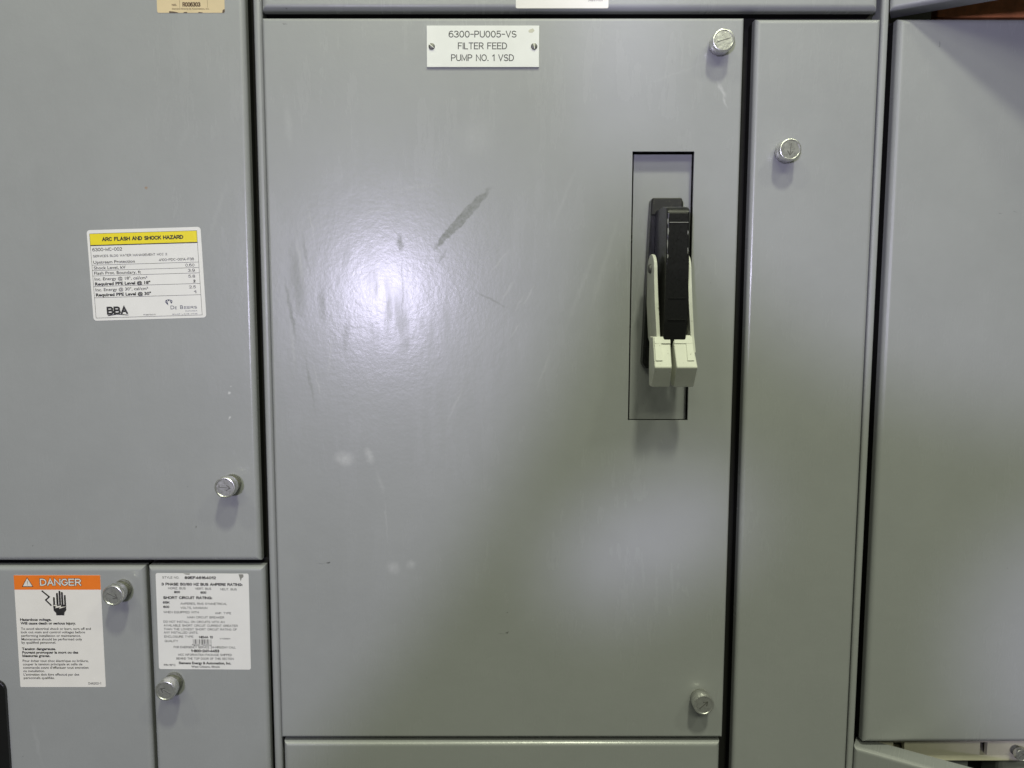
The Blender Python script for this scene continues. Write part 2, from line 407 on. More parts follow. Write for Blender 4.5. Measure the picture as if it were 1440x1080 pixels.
# single-stroke sans capitals and figures on a 4 x 6 grid, as cut by an engraver
def _arc(cx, cy, rx, ry, a0, a1, n=10):
    return [(cx + rx * math.cos(R(a0 + (a1 - a0) * i / n)), cy + ry * math.sin(R(a0 + (a1 - a0) * i / n))) for i in range(n + 1)]
_bowl = lambda x, y0, y1, w: [(0, y0), (x, y0)] + _arc(x, (y0 + y1) / 2, w - x, (y1 - y0) / 2, -90, 90, 8)[1:] + [(0, y1)]
GL = {
 'A': (4.2, [[(0, 0), (2.1, 6), (4.2, 0)], [(0.75, 2.1), (3.45, 2.1)]]),
 'B': (4, [[(0, 0), (0, 6)], _bowl(2.2, 3.1, 6, 3.6), _bowl(2.3, 0, 3.1, 4)]),
 'C': (4.2, [_arc(2.2, 3, 2.2, 3, 42, 318, 16)]),
 'D': (4.2, [[(0, 0), (0, 6)], _bowl(1.6, 0, 6, 4.2)]),
 'E': (3.6, [[(3.6, 6), (0, 6), (0, 0), (3.6, 0)], [(0, 3.1), (3.2, 3.1)]]),
 'F': (3.5, [[(3.5, 6), (0, 6), (0, 0)], [(0, 3.1), (2.9, 3.1)]]),
 'G': (4.4, [_arc(2.2, 3, 2.2, 3, 45, 350, 16) + [(4.4, 2.8), (2.6, 2.8)]]),
 'H': (4, [[(0, 0), (0, 6)], [(4, 0), (4, 6)], [(0, 3.1), (4, 3.1)]]),
 'I': (0.01, [[(0, 0), (0, 6)]]),
 'J': (3, [[(3, 6), (3, 1.8)] + _arc(1.5, 1.8, 1.5, 1.8, 0, -180, 8)[1:]]),
 'K': (3.9, [[(0, 0), (0, 6)], [(3.8, 6), (0, 2.2)], [(1.3, 3.5), (3.9, 0)]]),
 'L': (3.2, [[(0, 6), (0, 0), (3.2, 0)]]),
 'M': (4.8, [[(0, 0), (0, 6), (2.4, 0.6), (4.8, 6), (4.8, 0)]]),
 'N': (4.1, [[(0, 0), (0, 6), (4.1, 0), (4.1, 6)]]),
 'O': (4.6, [_arc(2.3, 3, 2.3, 3, 90, 450, 22)]),
 'P': (3.8, [[(0, 0), (0, 6)], _bowl(2.1, 2.8, 6, 3.8)]),
 'Q': (4.6, [_arc(2.3, 3, 2.3, 3, 90, 450, 22), [(2.7, 1.6), (4.6, -0.3)]]),
 'R': (3.9, [[(0, 0), (0, 6)], _bowl(2.1, 2.9, 6, 3.8), [(2.1, 2.9), (3.9, 0)]]),
 'S': (3.9, [_arc(1.95, 4.5, 1.8, 1.5, 35, 270, 10) + _arc(1.95, 1.5, 1.95, 1.5, 90, -150, 10)]),
 'T': (4, [[(0, 6), (4, 6)], [(2, 6), (2, 0)]]),
 'U': (4, [[(0, 6), (0, 2)] + _arc(2, 2, 2, 2, 180, 360, 10)[1:] + [(4, 6)]]),
 'V': (4.2, [[(0, 6), (2.1, 0), (4.2, 6)]]),
 'W': (5.8, [[(0, 6), (1.45, 0), (2.9, 6), (4.35, 0), (5.8, 6)]]),
 'X': (4, [[(0, 0), (4, 6)], [(0, 6), (4, 0)]]),
 'Y': (4.2, [[(0, 6), (2.1, 2.9), (4.2, 6)], [(2.1, 2.9), (2.1, 0)]]),
 'Z': (3.9, [[(0, 6), (3.9, 6), (0, 0), (3.9, 0)]]),
 '0': (3.8, [_arc(1.9, 3, 1.9, 3, 90, 450, 20)]),
 '1': (1.5, [[(0, 4.7), (1.5, 6), (1.5, 0)]]),
 '2': (3.7, [_arc(1.85, 4.25, 1.8, 1.75, 170, -35, 10) + [(0, 0), (3.7, 0)]]),
 '3': (3.7, [_arc(1.75, 4.55, 1.7, 1.45, 160, -90, 10) + _arc(1.75, 1.55, 1.95, 1.55, 90, -160, 10)]),
 '4': (4, [[(2.9, 0), (2.9, 6), (0, 1.6), (4, 1.6)]]),
 '5': (3.7, [[(3.4, 6), (0.6, 6), (0.25, 3.1)] + _arc(1.75, 1.95, 1.95, 1.95, 128, -150, 12)]),
 '6': (3.8, [[(3.3, 5.6)] + _arc(2.3, 3.1, 2.3, 2.9, 70, 180, 8) + _arc(1.9, 1.9, 1.9, 1.9, 180, 540, 14)]),
 '7': (3.7, [[(0, 6), (3.7, 6), (1.3, 0)]]),
 '8': (3.8, [_arc(1.9, 4.5, 1.65, 1.5, -90, 270, 14), _arc(1.9, 1.5, 1.9, 1.5, 90, 450, 14)]),
 '9': (3.8, [[(0.5, 0.4)] + _arc(1.5, 2.9, 2.3, 2.9, -70, 0, 8) + _arc(1.9, 4.1, 1.9, 1.9, 0, 360, 14)]),
 '-': (2.6, [[(0, 2.9), (2.6, 2.9)]]), '.': (0.4, [[(0.0, 0.25), (0.5, 0.25)]]), ',': (0.5, [[(0.4, 0.5), (0.0, -0.9)]]),
 ':': (0.4, [[(0, 0.25), (0.5, 0.25)], [(0, 3.2), (0.5, 3.2)]]), '/': (2.4, [[(0, -0.4), (2.4, 6.3)]]), ' ': (3.2, []),
 '&': (4.4, [[(4.4, 0), (0.9, 4.4)] + _arc(1.9, 4.9, 1.0, 1.1, 200, 0, 8) + [(0.6, 2.4)] + _arc(1.6, 1.5, 1.6, 1.5, 150, 330, 8) + [(4.2, 2.6)]]),
}
def _ribbon(pts, hw):
    """polyline to quads with mitred joints"""
    pts = [Vector(p) for p in pts]
    closed = (pts[0] - pts[-1]).length < 1e-4
    if closed: pts = pts[:-1]
    n = len(pts); L, Rr = [], []
    for i in range(n):
        d0 = (pts[i] - pts[i - 1]).normalized() if (i > 0 or closed) else None
        d1 = (pts[(i + 1) % n] - pts[i]).normalized() if (i < n - 1 or closed) else None
        p = pts[i].copy()
        if d0 is None: p -= d1 * hw * 0.8; d0 = d1
        if d1 is None: p += d0 * hw * 0.8; d1 = d0
        t = d0 + d1
        t = t.normalized() if t.length > 1e-6 else d0
        nn = Vector((-t.y, t.x)); co = max(0.45, nn.dot(Vector((-d0.y, d0.x))))
        L.append(p + nn * hw / co); Rr.append(p - nn * hw / co)
    q = [(i, (i + 1) % n) for i in range(n if closed else n - 1)]
    return [(L[a], L[b], Rr[b], Rr[a]) for a, b in q]

class Card:
    """a flat printed card on a door: u right, v down from its top left corner, in mm"""
    def __init__(s, ox, oz, ang=0.0, y=0.0): s.ox, s.oz, s.a, s.y = ox, oz, R(ang), y
    def xz(s, u, v):
        return (s.ox + u * math.cos(s.a) + v * math.sin(s.a), s.oz + u * math.sin(s.a) - v * math.cos(s.a))
    def plate(s, outline, thick, mat, name, parent, bev=0.0):
        bm = bmesh.new(); slab(bm, [s.xz(u, v) for u, v in outline], s.y + 0.1, s.y - thick)
        return link(name, finish(bm), mat, parent)
    def poly(s, bm, pts, lift):
        bm.faces.new([bm.verts.new((x * MM, (s.y - lift) * MM, z * MM)) for x, z in (s.xz(u, v) for u, v in pts)])
    def rect(s, bm, u0, v0, u1, v1, lift): s.poly(bm, [(u0, v0), (u1, v0), (u1, v1), (u0, v1)], lift)
    def cut(s, bm, txt, u0, u1, v, cap, lift, stroke):
        """text in the single-stroke face; stroke is the line width in mm"""
        sy = cap / 6.0; gap = 1.35; x = 0.0; put = []
        for ch in txt:
            w, lines = GL[ch]; put.append((x, lines)); x += w + (0 if ch == ' ' else gap)
        tot = x - gap; sx = (u1 - u0 - stroke) / tot; j = 0
        for x, lines in put:
            for ln in lines:
                pts = [(u0 + stroke / 2 + (x + px) * sx, v - stroke / 2 - py * (cap - stroke) / 6.0) for px, py in ln]
                j += 1
                for qd in _ribbon(pts, stroke / 2): s.poly(bm, [tuple(p) for p in qd], lift + (j % 7) * 0.002)
    def text(s, bm, txt, u0, u1, v, cap, lift, bold=0.0, slant=0.0):
        if u1 is not None and all(ch in GL for ch in txt):
            return s.cut(bm, txt, u0, u1, v, cap, lift, cap * (0.235 if bold > 0.025 else 0.135))
        if bold >= 0: bold += 0.008
        vs_, fs = _raw_text(txt, bold)
        if not vs_: return
        xa = min(p[0] for p in vs_); xb = max(p[0] for p in vs_)
        sy = cap / CAP; sx = (u1 - u0) / (xb - xa) if u1 is not None else sy
        nv = []
        for x, y in vs_:
            X, Z = s.xz(u0 + (x - xa) * sx + y * sy * slant, v - y * sy)
            nv.append(bm.verts.new((X * MM, (s.y - lift) * MM, Z * MM)))
        for f in fs:
            try: bm.faces.new([nv[i] for i in f])
            except ValueError: pass

def front_mesh(bm):
    """flat print: make every face look out of the door (-y)"""
    for f in bm.faces:
        f.normal_update()
        if f.normal.y > 0: f.normal_flip()
    me = bpy.data.meshes.new('mesh'); bm.to_mesh(me); bm.free(); return me

# ------------------------------------------------------------------ cabinet frame (behind and between the doors)
frame = thing('switchgear_cabinet', 'grey steel cabinet body with posts and black sheets standing in for shade in the gaps between doors', 'cabinet', (65, 22, -900))
def frame_part(name, mat, *dims, bevel=0.0):
    bm = bmesh.new(); box(bm, *dims, bevel=bevel, seg=4); return link(name, finish(bm), mat, frame)
frame_part('post', M['paint'], -192.5, -185.3, 4.0, 60, -900, 850, bevel=3.3)
frame_part('post', M['paint'], 316.4, 322.4, 3.0, 60, -900, 850, bevel=2.4)
frame_part('gap_shade_sheet', M['gap_shade'], -700, -192.6, 19.6, 30, -900, 850)  # black stand-in for the unlit grey frame behind the gaps
frame_part('gap_shade_sheet', M['gap_shade'], -185.2, 118, 19.6, 30, -900, 850)
frame_part('gap_shade_sheet', M['gap_shade'], 118.1, 164, 24, 30, -900, 850)
frame_part('gap_shade_sheet', M['gap_shade'], 164.1, 316.2, 19.6, 30, -900, 850)
frame_part('gap_shade_sheet', M['gap_shade'], 324, 830, 19.6, 30, -381, 236)
frame_part('side_sheet', M['dark'], 323, 329, 30.2, 240, -900, 850)
frame_part('side_sheet', M['dark'], 830.2, 836, 30.2, 240, -900, 850)
frame_part('shelf', M['dark'], 329.2, 830, 30.2, 240, -388, -384)
frame_part('shelf', M['dark'], 329.2, 830, 30.2, 240, 232, 236)
frame_part('interior_back', M['dark'], 323, 836, 240.2, 244, -900, 850)

# ------------------------------------------------------------------ latch knobs
def cap_mesh(long_):
    bm = bmesh.new(); yb = -4.5 if long_ else -11.0
    lathe(bm, [(3.5, -19.55), (7.0, -19.55), (7.5, -20.0), (8.0, -20.0), (8.45, -19.75), (8.75, -19.2), (8.75, yb - 1.6), (8.5, yb - 1.2), (8.5, yb)], 56)
    return finish(bm, True)
def neck_mesh(long_):
    bm = bmesh.new()
    if long_: lathe(bm, [(8.0, -4.7), (8.0, 0.3)], 56, -0.5)
    else: lathe(bm, [(6.3, -11.2), (6.3, -6.0), (5.9, -5.8), (5.9, -3.0), (7.6, -2.8), (7.6, 0.3)], 56, -0.35)
    return finish(bm, False)
CAPS = {k: cap_mesh(k) for k in (True, False)}
NECKS = {k: neck_mesh(k) for k in (True, False)}
for k in (True, False):
    CAPS[k].materials.append(M['zinc']); NECKS[k].materials.append(M['zinc_neck'])

def arrow_mesh(slot):
    bm = bmesh.new()
    if slot:
        slab(bm, [(-5.6, -0.32), (5.6, -0.32), (5.6, 0.32), (-5.6, 0.32)], -19.5, -19.75)
    else:
        slab(bm, [(-5.0, -0.35), (4.0, -0.3), (4.0, 0.3), (-5.0, 0.35)], -19.5, -19.72)
        for s in (-1, 1):
            slab(bm, [(5.0, 0.0 + s * 0.02), (1.4, s * 2.5), (0.9, s * 1.9), (3.9, s * 0.05)][::s], -19.5, -19.70)
    return finish(bm)
ARROWS = {k: arrow_mesh(k) for k in (True, False)}
for k in ARROWS: ARROWS[k].materials.append(M['zinc_dark'])  # darker metal stands in for shade in the engraved mark

def knob(parent, x, z, ang, long_=False, slot=False):
    o = link('latch_knob', CAPS[long_], None, parent, (x, 0, z))
    if long_: o.scale = (1, 0.72, 1)
    link('neck', NECKS[long_], None, o, (x, 0, z))
    link('arrow_mark', ARROWS[slot], None, o, (x, 0, z), (0, R(-ang), 0))
    return o

# ------------------------------------------------------------------ doors
def door(name, label, x0, x1, z0, z1, mat, bevel=4.2, shade_edges=True, group='grey motor control cubicles'):
    t = thing(name, label, 'cabinet', ((x0 + x1) / 2, 10, z0), group)  # top-level object holds the door alone, not a whole cubicle
    bm = bmesh.new(); box(bm, x0, x1, 0, 9.5, z0, z1, bevel, 7, True)
    link('door_panel', finish(bm), mat, t)
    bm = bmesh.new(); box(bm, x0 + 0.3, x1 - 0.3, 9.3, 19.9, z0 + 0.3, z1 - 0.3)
    link('edge_shade', finish(bm), M['gap_shade'] if shade_edges else mat, t)  # rear of the door edge coloured black in place of shade
    return t

left = door('cubicle_door', 'large grey cubicle door carrying the yellow arc flash hazard sticker', -690, -198.0, -215.8, 394, M['paint_left'])
danger = door('cubicle_door', 'grey cubicle door carrying the orange danger sticker and one zinc knob', -690, -298.6, -830, -220.6, M['paint_low'])
rating = door('cubicle_door', 'narrow grey cubicle door carrying the white bus rating sticker', -295.6, -195.0, -830, -220.6, M['paint_low'])
upper = door('cubicle_door', 'wide grey cubicle door above the pump nameplate door', -184.2, 311.5, 239.6, 850, M['paint'], 4.6)
lower = door('cubicle_door', 'plain grey cubicle door directly below the pump nameplate door', -182.6, 202.4, -990, -379.6, M['paint'])
wire = door('wireway_door', 'tall narrow grey door with a single zinc knob beside the pump door', 213.6, 314.6, -900, 232.9, M['paint'], 3.8)
right = door('cubicle_door', 'large grey door between the two doors standing ajar', 329.0, 722, -380.6, 233.2, M['paint_right'], 4.6)

# doors standing ajar, hinged on the right-hand post
def ajar(label, z0, z1, ang):
    t = thing('cubicle_door', label, 'cabinet', (325.0, 8, z0), 'grey motor control cubicles', local=True)
    bm = bmesh.new(); box(bm, 0, 492, -8, 12, 0, z1 - z0, 3.6, 6, True)
    link('door_panel', finish(bm), M['paint'], t)
    t.rotation_euler = (0, 0, R(-ang)); return t
ajar('grey door standing ajar in front of copper bars', 239.5, 850, 31)
ajar('grey door standing ajar in front of a cream slotted rail', -990, -384.8, 33)

# ------------------------------------------------------------------ main door with the switch slot
main = thing('cubicle_door', 'grey scuffed door with white pump nameplate and black switch handle', 'cabinet', (10, 10, -375.5), 'grey motor control cubicles')
bm = bmesh.new(); box(bm, -184.1, 204.1, 0, 20, -375.5, 233.4, 2.2, 5, True)
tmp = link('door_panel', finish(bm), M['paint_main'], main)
cutters = []
for dims in ((116.0, 166.6, -5, 3.0, -93.4, 128.5), (108, 175, 1.8, 25, -102, 137)):
    bm = bmesh.new(); box(bm, *dims)
    c = bpy.data.objects.new('cut', finish(bm)); C.objects.link(c); cutters.append(c)
    md = tmp.modifiers.new('b', 'BOOLEAN'); md.object = c; md.operation = 'DIFFERENCE'; md.solver = 'EXACT'
tmp2 = tmp
tmp.location = (0, 0, 0); tmp.parent = None
bpy.context.view_layer.update()
dg = bpy.context.evaluated_depsgraph_get()
me = bpy.data.meshes.new_from_object(tmp.evaluated_get(dg))
tmp.modifiers.clear(); tmp.data = me; me.name = 'door_panel'
tmp.parent = main; tmp.location = -WORLD[main]
for c in cutters: bpy.data.objects.remove(c)

bm = bmesh.new(); box(bm, 119.0, 167.2, 10.5, 19.8, -93.9, 128.0)
pan = link('switch_recess', finish(bm), M['pan'], main)
knob(main, 183.9, 211.5, 17, True, True)
knob(main, 182.9, -338.2, 42, True)
knob(wire, 239.8, 127.2, -95, True)
knob(left, -219.8, -146.9, -6)
knob(danger, -317.0, -239.1, -28)
knob(rating, -276.3, -322.6, 150)

# switch handle
bm = bmesh.new()
slab(bm, [(133.5, 91.0), (157, 91.0), (158.5, 88), (161.5, -20), (158, -49.5), (130.5, -49.5), (127.6, -45), (131.8, 75), (132.4, 89)], 12.5, 0)
bevel_all(bm, 0.9, 2)
handle = link('switch_handle', finish(bm), M['black'], main)
handle['label'] = 'black rotary disconnect lever with cream lock hasp'
bm = bmesh.new(); slab(bm, [(133.2, 91.2), (157.2, 91.2), (158.4, 77), (132.0, 77)], 11, -1.0); bevel_all(bm, 1.0, 2)
link('dusty_head', finish(bm), M['black_dusty'], handle)
bm = bmesh.new()
prism(bm, [(1, 81), (-30, 80), (-40, 78.5), (-43, 75), (-43.5, 30), (-42.5, -10), (-40, -24), (-34, -30), (1, -30)], 135.6, 153.4)
bevel_all(bm, 1.6, 3)
grip = link('grip', finish(bm), M['black'], handle)
for zz, a, b_ in ((66.5, 137.5, 152.2), (8.5, 138, 152), (-8, 138, 152)):
    bm = bmesh.new(); box(bm, a, b_, -43.75, -42.4, zz - 0.3, zz + 0.3, 0.1, 1); link('mould_ridge', finish(bm), M['scuff'] if zz > 20 else M['black'], handle)
for x, z, w, h in ((135.9, 69, 0.9, 4.2), (136.1, 62, 1.3, 5.5), (136.0, 53, 0.8, 7.0), (136.3, 42, 1.0, 3.0), (151.6, 60, 0.8, 3.2), (151.9, 47, 0.7, 5.0)):
    bm = bmesh.new()
    slab(bm, [(x, z), (x + w * 0.6, z + 0.5), (x + w, z - h * 0.35), (x + w * 0.5, z - h), (x + 0.1, z - h * 0.7)], -42.4, -43.72)
    link('scuff_chip', finish(bm), M['scuff'], handle)
def cheek(x0, x1):
    bm = bmesh.new()
    prof = []
    for k in range(9):
        a = R(180 + 180 * k / 8)       # rounded head round the pivot screw
        prof.append((-19 + 13.0 * math.cos(a), 33 - 11.0 * math.sin(a)))
    prof += [(-4, 5), (-3, -24), (-16, -34), (-40, -34), (-38, -20), (-36, 5), (-33, 25)]
    prism(bm, prof[::-1], x0, x1)
    for v in bm.verts:                    # the arms splay outwards to the hasp
        t = max(0.0, (0.022 - v.co.z) / 0.05); v.co.x += 0.0026 * t * t
    bevel_all(bm, 0.5, 2)
    return link('lever_cheek', finish(bm), M['cream'], handle)
cheek(128.8, 131.4); cheek(155.6, 158.2)
bm = bmesh.new(); lathe(bm, [(2.2, -1.6), (3.4, -1.2), (3.9, -0.2), (3.9, 0.4)], 28)
me = finish(bm, True)
sc = link('pivot_screw', me, M['zinc_dark'], handle, (128.5, -19, 32.5), (0, 0, R(-90)))
# pair of hasp blocks at the lever's end
def hasp(xt0, xt1, xm0, xm1, xb0, xb1, zt):
    bm = bmesh.new()
    # corners: top edge, tip edge, lower edge; swept back to y = -8
    rows = [(xt0, xt1, -37.5, zt), (xm0, xm1, -48.5, -45.2), (xb0, xb1, -33.5, -61.8)]
    back = [(xt0, xt1, -24, zt), (xt0, xt1, -24, -45.2), (xb0, xb1, -24, -61.5)]
    L = [bm.verts.new(Vector((r[0], r[2], r[3])) * MM) for r in rows]; Rr = [bm.verts.new(Vector((r[1], r[2], r[3])) * MM) for r in rows]
    LB = [bm.verts.new(Vector((r[0], r[2], r[3])) * MM) for r in back]; RB = [bm.verts.new(Vector((r[1], r[2], r[3])) * MM) for r in back]
    for i in (0, 1):
        bm.faces.new((L[i], Rr[i], Rr[i + 1], L[i + 1])); bm.faces.new((LB[i], LB[i + 1], RB[i + 1], RB[i]))
        bm.faces.new((L[i], L[i + 1], LB[i + 1], LB[i])); bm.faces.new((Rr[i], RB[i], RB[i + 1], Rr[i + 1]))
    bm.faces.new((L[0], LB[0], RB[0], Rr[0])); bm.faces.new((L[2], Rr[2], RB[2], LB[2]))
    bmesh.ops.recalc_face_normals(bm, faces=bm.faces[:])
    bevel_all(bm, 0.9, 3)
    return link('hasp_block', finish(bm), M['cream'], handle)
h1 = hasp(127.8, 141.4, 127.4, 140.9, 128.2, 143.0, -21.6)
h2 = hasp(143.4, 158.2, 144.6, 161.1, 146.2, 162.0, -20.4)
def lip(x0, x1, side):
    """raised border along the top and outer side of a hasp face"""
    bm = bmesh.new()
    n = Vector((0, -0.907, 0.421))            # out of the sloped face
    def pt(x, t, h): # t: 0 top .. 1 tip
        return Vector((x, -37.5 - 11.0 * t, -21.2 - 24.2 * t)) + n * h
    def strip(xa, xb, t0, t1):
        q = [(xa, t0), (xb, t0), (xb, t1), (xa, t1)]
        lo = [bm.verts.new(pt(x, t, -0.3) * MM) for x, t in q]; hi = [bm.verts.new(pt(x, t, 1.0) * MM) for x, t in q]
        bm.faces.new(lo); bm.faces.new(hi[::-1])
        for i in range(4): bm.faces.new((lo[i], hi[i], hi[(i + 1) % 4], lo[(i + 1) % 4]))
    strip(x0, x1, 0.03, 0.24)
    if side < 0: strip(x0, x0 + 5.2, 0.245, 0.78)
    else: strip(x1 - 5.0, x1, 0.245, 0.78)
    bm2 = finish(bm); link('raised_border', bm2, M['cream'], handle)
lip(128.6, 141.0, -1); lip(144.2, 158.4, 1)

# ------------------------------------------------------------------ nameplate
c = Card(-51.4, 226.8)
pl = c.plate([(0, 0), (90.4, 0), (90.4, 32.1), (0, 32.1)], 1.6, M['plate'], 'name_plate', main)
pl['label'] = 'white engraved nameplate reading 6300-PU005-VS FILTER FEED PUMP NO. 1 VSD'
bm = bmesh.new()
for s, a, b_, v in (('6300-PU005-VS', 17.6, 72.2, 9.3), ('FILTER FEED', 25.0, 64.6, 18.4), ('PUMP NO. 1 VSD', 19.5, 70.2, 27.6)):
    c.cut(bm, s, a, b_, v, 5.3, 1.66, 0.68)
link('lettering', front_mesh(bm), M['ink'], pl)
bm = bmesh.new(); c.poly(bm, [(82.8, 3.0), (85.5, 2.2), (86.6, 4.0), (85, 5.6), (82.2, 5.4), (81.6, 4.2)], 1.66); link('stain', front_mesh(bm), M['stain'], pl)
bm = bmesh.new(); lathe(bm, [(1.2, -1.5), (2.1, -1.1), (2.6, -0.2), (2.6, 0.2)], 24); scr = finish(bm, True); scr.materials.append(M['zinc_dark'])
bm = bmesh.new(); slab(bm, [(-2.2, -0.3), (2.2, -0.3), (2.2, 0.3), (-2.2, 0.3)], -1.3, -1.56); slm = finish(bm); slm.materials.append(M['zinc'])
for x, a in ((-47.5, 40), (35.0, 80)):
    s = link('plate_screw', scr, None, main, (x, -1.6, 210.6))
    link('screw_slot', slm, None, s, (x, -1.6, 210.6), (0, R(a), 0))

# ------------------------------------------------------------------ arc flash sticker
c = Card(-333.6, 64.9, 1.7)
arc = c.plate(rounded(94.2, 74.6, 2.6), 0.2, M['sticker'], 'hazard_sticker', left)
arc['label'] = 'white sticker with yellow arc flash and shock hazard header'
bm = bmesh.new(); c.rect(bm, 2.3, 3.0, 90.8, 12.2, 0.26); link('yellow_band', front_mesh(bm), M['yellow'], arc)
bm = bmesh.new()
c.rect(bm, 2.3, 12.2, 90.8, 13.0, 0.27)
for v in (2.85, 28.5, 33.0, 37.4, 46.1, 55.4, 72.2): c.rect(bm, 2.1, v, 91.0, v + 0.28, 0.27)
for u in (2.1, 90.75): c.rect(bm, u, 3.15, u + 0.26, 72.2, 0.29)
link('table_rules', front_mesh(bm), M['ink'], arc)
bm = bmesh.new()
def row(s, v, val=None, bold=0.0, u1=None, cap=2.35):
    c.text(bm, s, 3.6, u1, v, cap, 0.3, bold)
    if val:
        w = len(val) * 1.9; c.text(bm, val, 87.2 - w, 87.2, v - 0.1, 2.35, 0.3, bold)
c.text(bm, 'ARC FLASH AND SHOCK HAZARD', 12.2, 79.5, 9.4, 3.3, 0.31, 0.03)
row('6300-MC-002', 17.4, u1=28.2, cap=2.8)
row('SERVICES BLDG WATER MANAGEMENT MCC 2', 22.3, u1=65.2, cap=1.9)
row('Upstream Protection', 27.5, u1=38)
c.text(bm, '4100-PDC-001A-F3B', 58, 87.2, 27.0, 2.1, 0.3)
row('Shock Level, kV', 32.2, '0.60', u1=30)
row('Flash Prot. Boundary, ft', 36.5, '3.9', u1=42.4)
row('Inc. Energy @ 18", cal/cm\u00b2', 41.3, '5.8', u1=47.4)
row('Required PPE Level @ 18"', 45.4, '2', 0.03, u1=49.6)
row('Inc. Energy @ 30", cal/cm\u00b2', 50.2, '2.5', u1=47.4)
row('Required PPE Level @ 30"', 54.4, '1', 0.03, u1=49.6)
c.text(bm, 'P3510011', 42, 52, 71.4, 1.1, 0.3)
link('lettering', front_mesh(bm), M['ink'], arc)
bm = bmesh.new()
c.text(bm, 'BBA', 11.6, 29.2, 69.8, 6.6, 0.3, 0.045)
c.poly(bm, [(12.2, 70.2), (20, 69.2), (29.4, 70.4), (29.4, 70.9), (20, 70.0), (12.2, 71.0)], 0.31)
link('company_mark', front_mesh(bm), M['ink'], arc)
bm = bmesh.new()
for q in ([(60.4, 60.2), (62.2, 58.8), (63.0, 60.6)], [(62.6, 58.7), (65.0, 58.7), (63.9, 60.4)], [(65.4, 58.8), (67.2, 60.2), (64.8, 60.6)],
          [(60.5, 60.7), (62.9, 61.1), (63.2, 63.6)], [(64.9, 61.1), (67.0, 60.7), (65.9, 62.2)]): c.poly(bm, q, 0.3)
c.text(bm, 'D', 65.0, 68.0, 66.9, 3.0, 0.3, -0.005); c.text(bm, 'E', 68.6, 70.2, 66.9, 2.1, 0.3, -0.005)
c.text(bm, 'B', 73.0, 75.4, 66.9, 3.0, 0.3, -0.005); c.text(bm, 'EERS', 76.2, 87.0, 66.9, 2.1, 0.3, -0.005)
c.text(bm, 'CANADA', 77, 87, 69.2, 1.0, 0.3); c.text(bm, 'SNAP LAKE MINE', 66, 87, 71.6, 0.95, 0.3)
link('company_mark', front_mesh(bm), M['ink_blue'], arc)

# ------------------------------------------------------------------ danger sticker
c = Card(-411.4, -228.2)
dg_ = c.plate(rounded(74.7, 100.8, 1.0), 0.2, M['sticker_warm'], 'danger_sticker', danger)
dg_['label'] = 'white sticker with orange DANGER header and black hand symbol'
bm = bmesh.new(); c.rect(bm, 0.05, 0.05, 74.65, 12.9, 0.26); link('orange_band', front_mesh(bm), M['orange'], dg_)
bm = bmesh.new(); c.poly(bm, [(11.6, 1.7), (16.6, 10.4), (6.6, 10.4)], 0.28)
c.cut(bm, 'DANGER', 22.0, 58.4, 9.8, 7.1, 0.28, 1.85)
link('header_outline', front_mesh(bm), M['ink'], dg_)
bm = bmesh.new(); c.poly(bm, [(11.6, 2.7), (15.7, 9.85), (7.5, 9.85)], 0.30)
c.cut(bm, 'DANGER', 22.4, 58.0, 9.4, 6.3, 0.30, 1.05)
link('header_lettering', front_mesh(bm), M['white'], dg_)
bm = bmesh.new(); c.rect(bm, 11.4, 5.2, 11.8, 7.8, 0.32); c.rect(bm, 11.4, 8.4, 11.8, 9.0, 0.32)
link('exclamation_mark', front_mesh(bm), M['ink_soft'], dg_)
k = lambda zx, zy: ((zx - 103 - (zy - 103) * 0.0555) / 8.93, (zy - 103) / 8.45)
bm = bmesh.new()
def capsule(x, y0, y1, w):
    u, v0 = k(x, y0); _, v1 = k(x, y1); w = w / 8.93 / 2
    pts = [(u - w, v1)] + [(u - w * math.cos(R(180 * q / 8)), v0 - w * math.sin(R(180 * q / 8)) + w) for q in range(9)] + [(u + w, v1)]
    c.poly(bm, pts, 0.28)
for x, y0, w in ((413, 268, 14), (437, 236, 15), (456, 220, 15), (475, 229, 15), (497, 252, 14)): capsule(x, y0, 345, w)
c.poly(bm, [k(406, 325), k(506, 325), k(510, 365), k(496, 385), k(494, 406), k(432, 406), k(430, 388), k(412, 370)], 0.285)
for a, b_ in (((322, 222), (378, 266)), ((378, 266), (350, 290)), ((350, 290), (392, 330))):
    (u0, v0), (u1, v1) = k(*a), k(*b_); d = Vector((u1 - u0, v1 - v0)).normalized(); n = Vector((-d.y, d.x)) * 0.62
    u0 -= d.x * .4; v0 -= d.y * .4; u1 += d.x * .4; v1 += d.y * .4
    c.poly(bm, [(u0 + n.x, v0 + n.y), (u1 + n.x, v1 + n.y), (u1 - n.x, v1 - n.y), (u0 - n.x, v0 - n.y)], 0.285)
link('hand_symbol', front_mesh(bm), M['ink'], dg_)
bm = bmesh.new()
c.poly(bm, [k(398, 330), k(440, 326), k(436, 337), k(470, 330), k(466, 342), k(514, 338), k(455, 356), k(460, 344), k(424, 352), k(430, 338)], 0.30)
link('lightning_mark', front_mesh(bm), M['white'], dg_)
bm = bmesh.new()
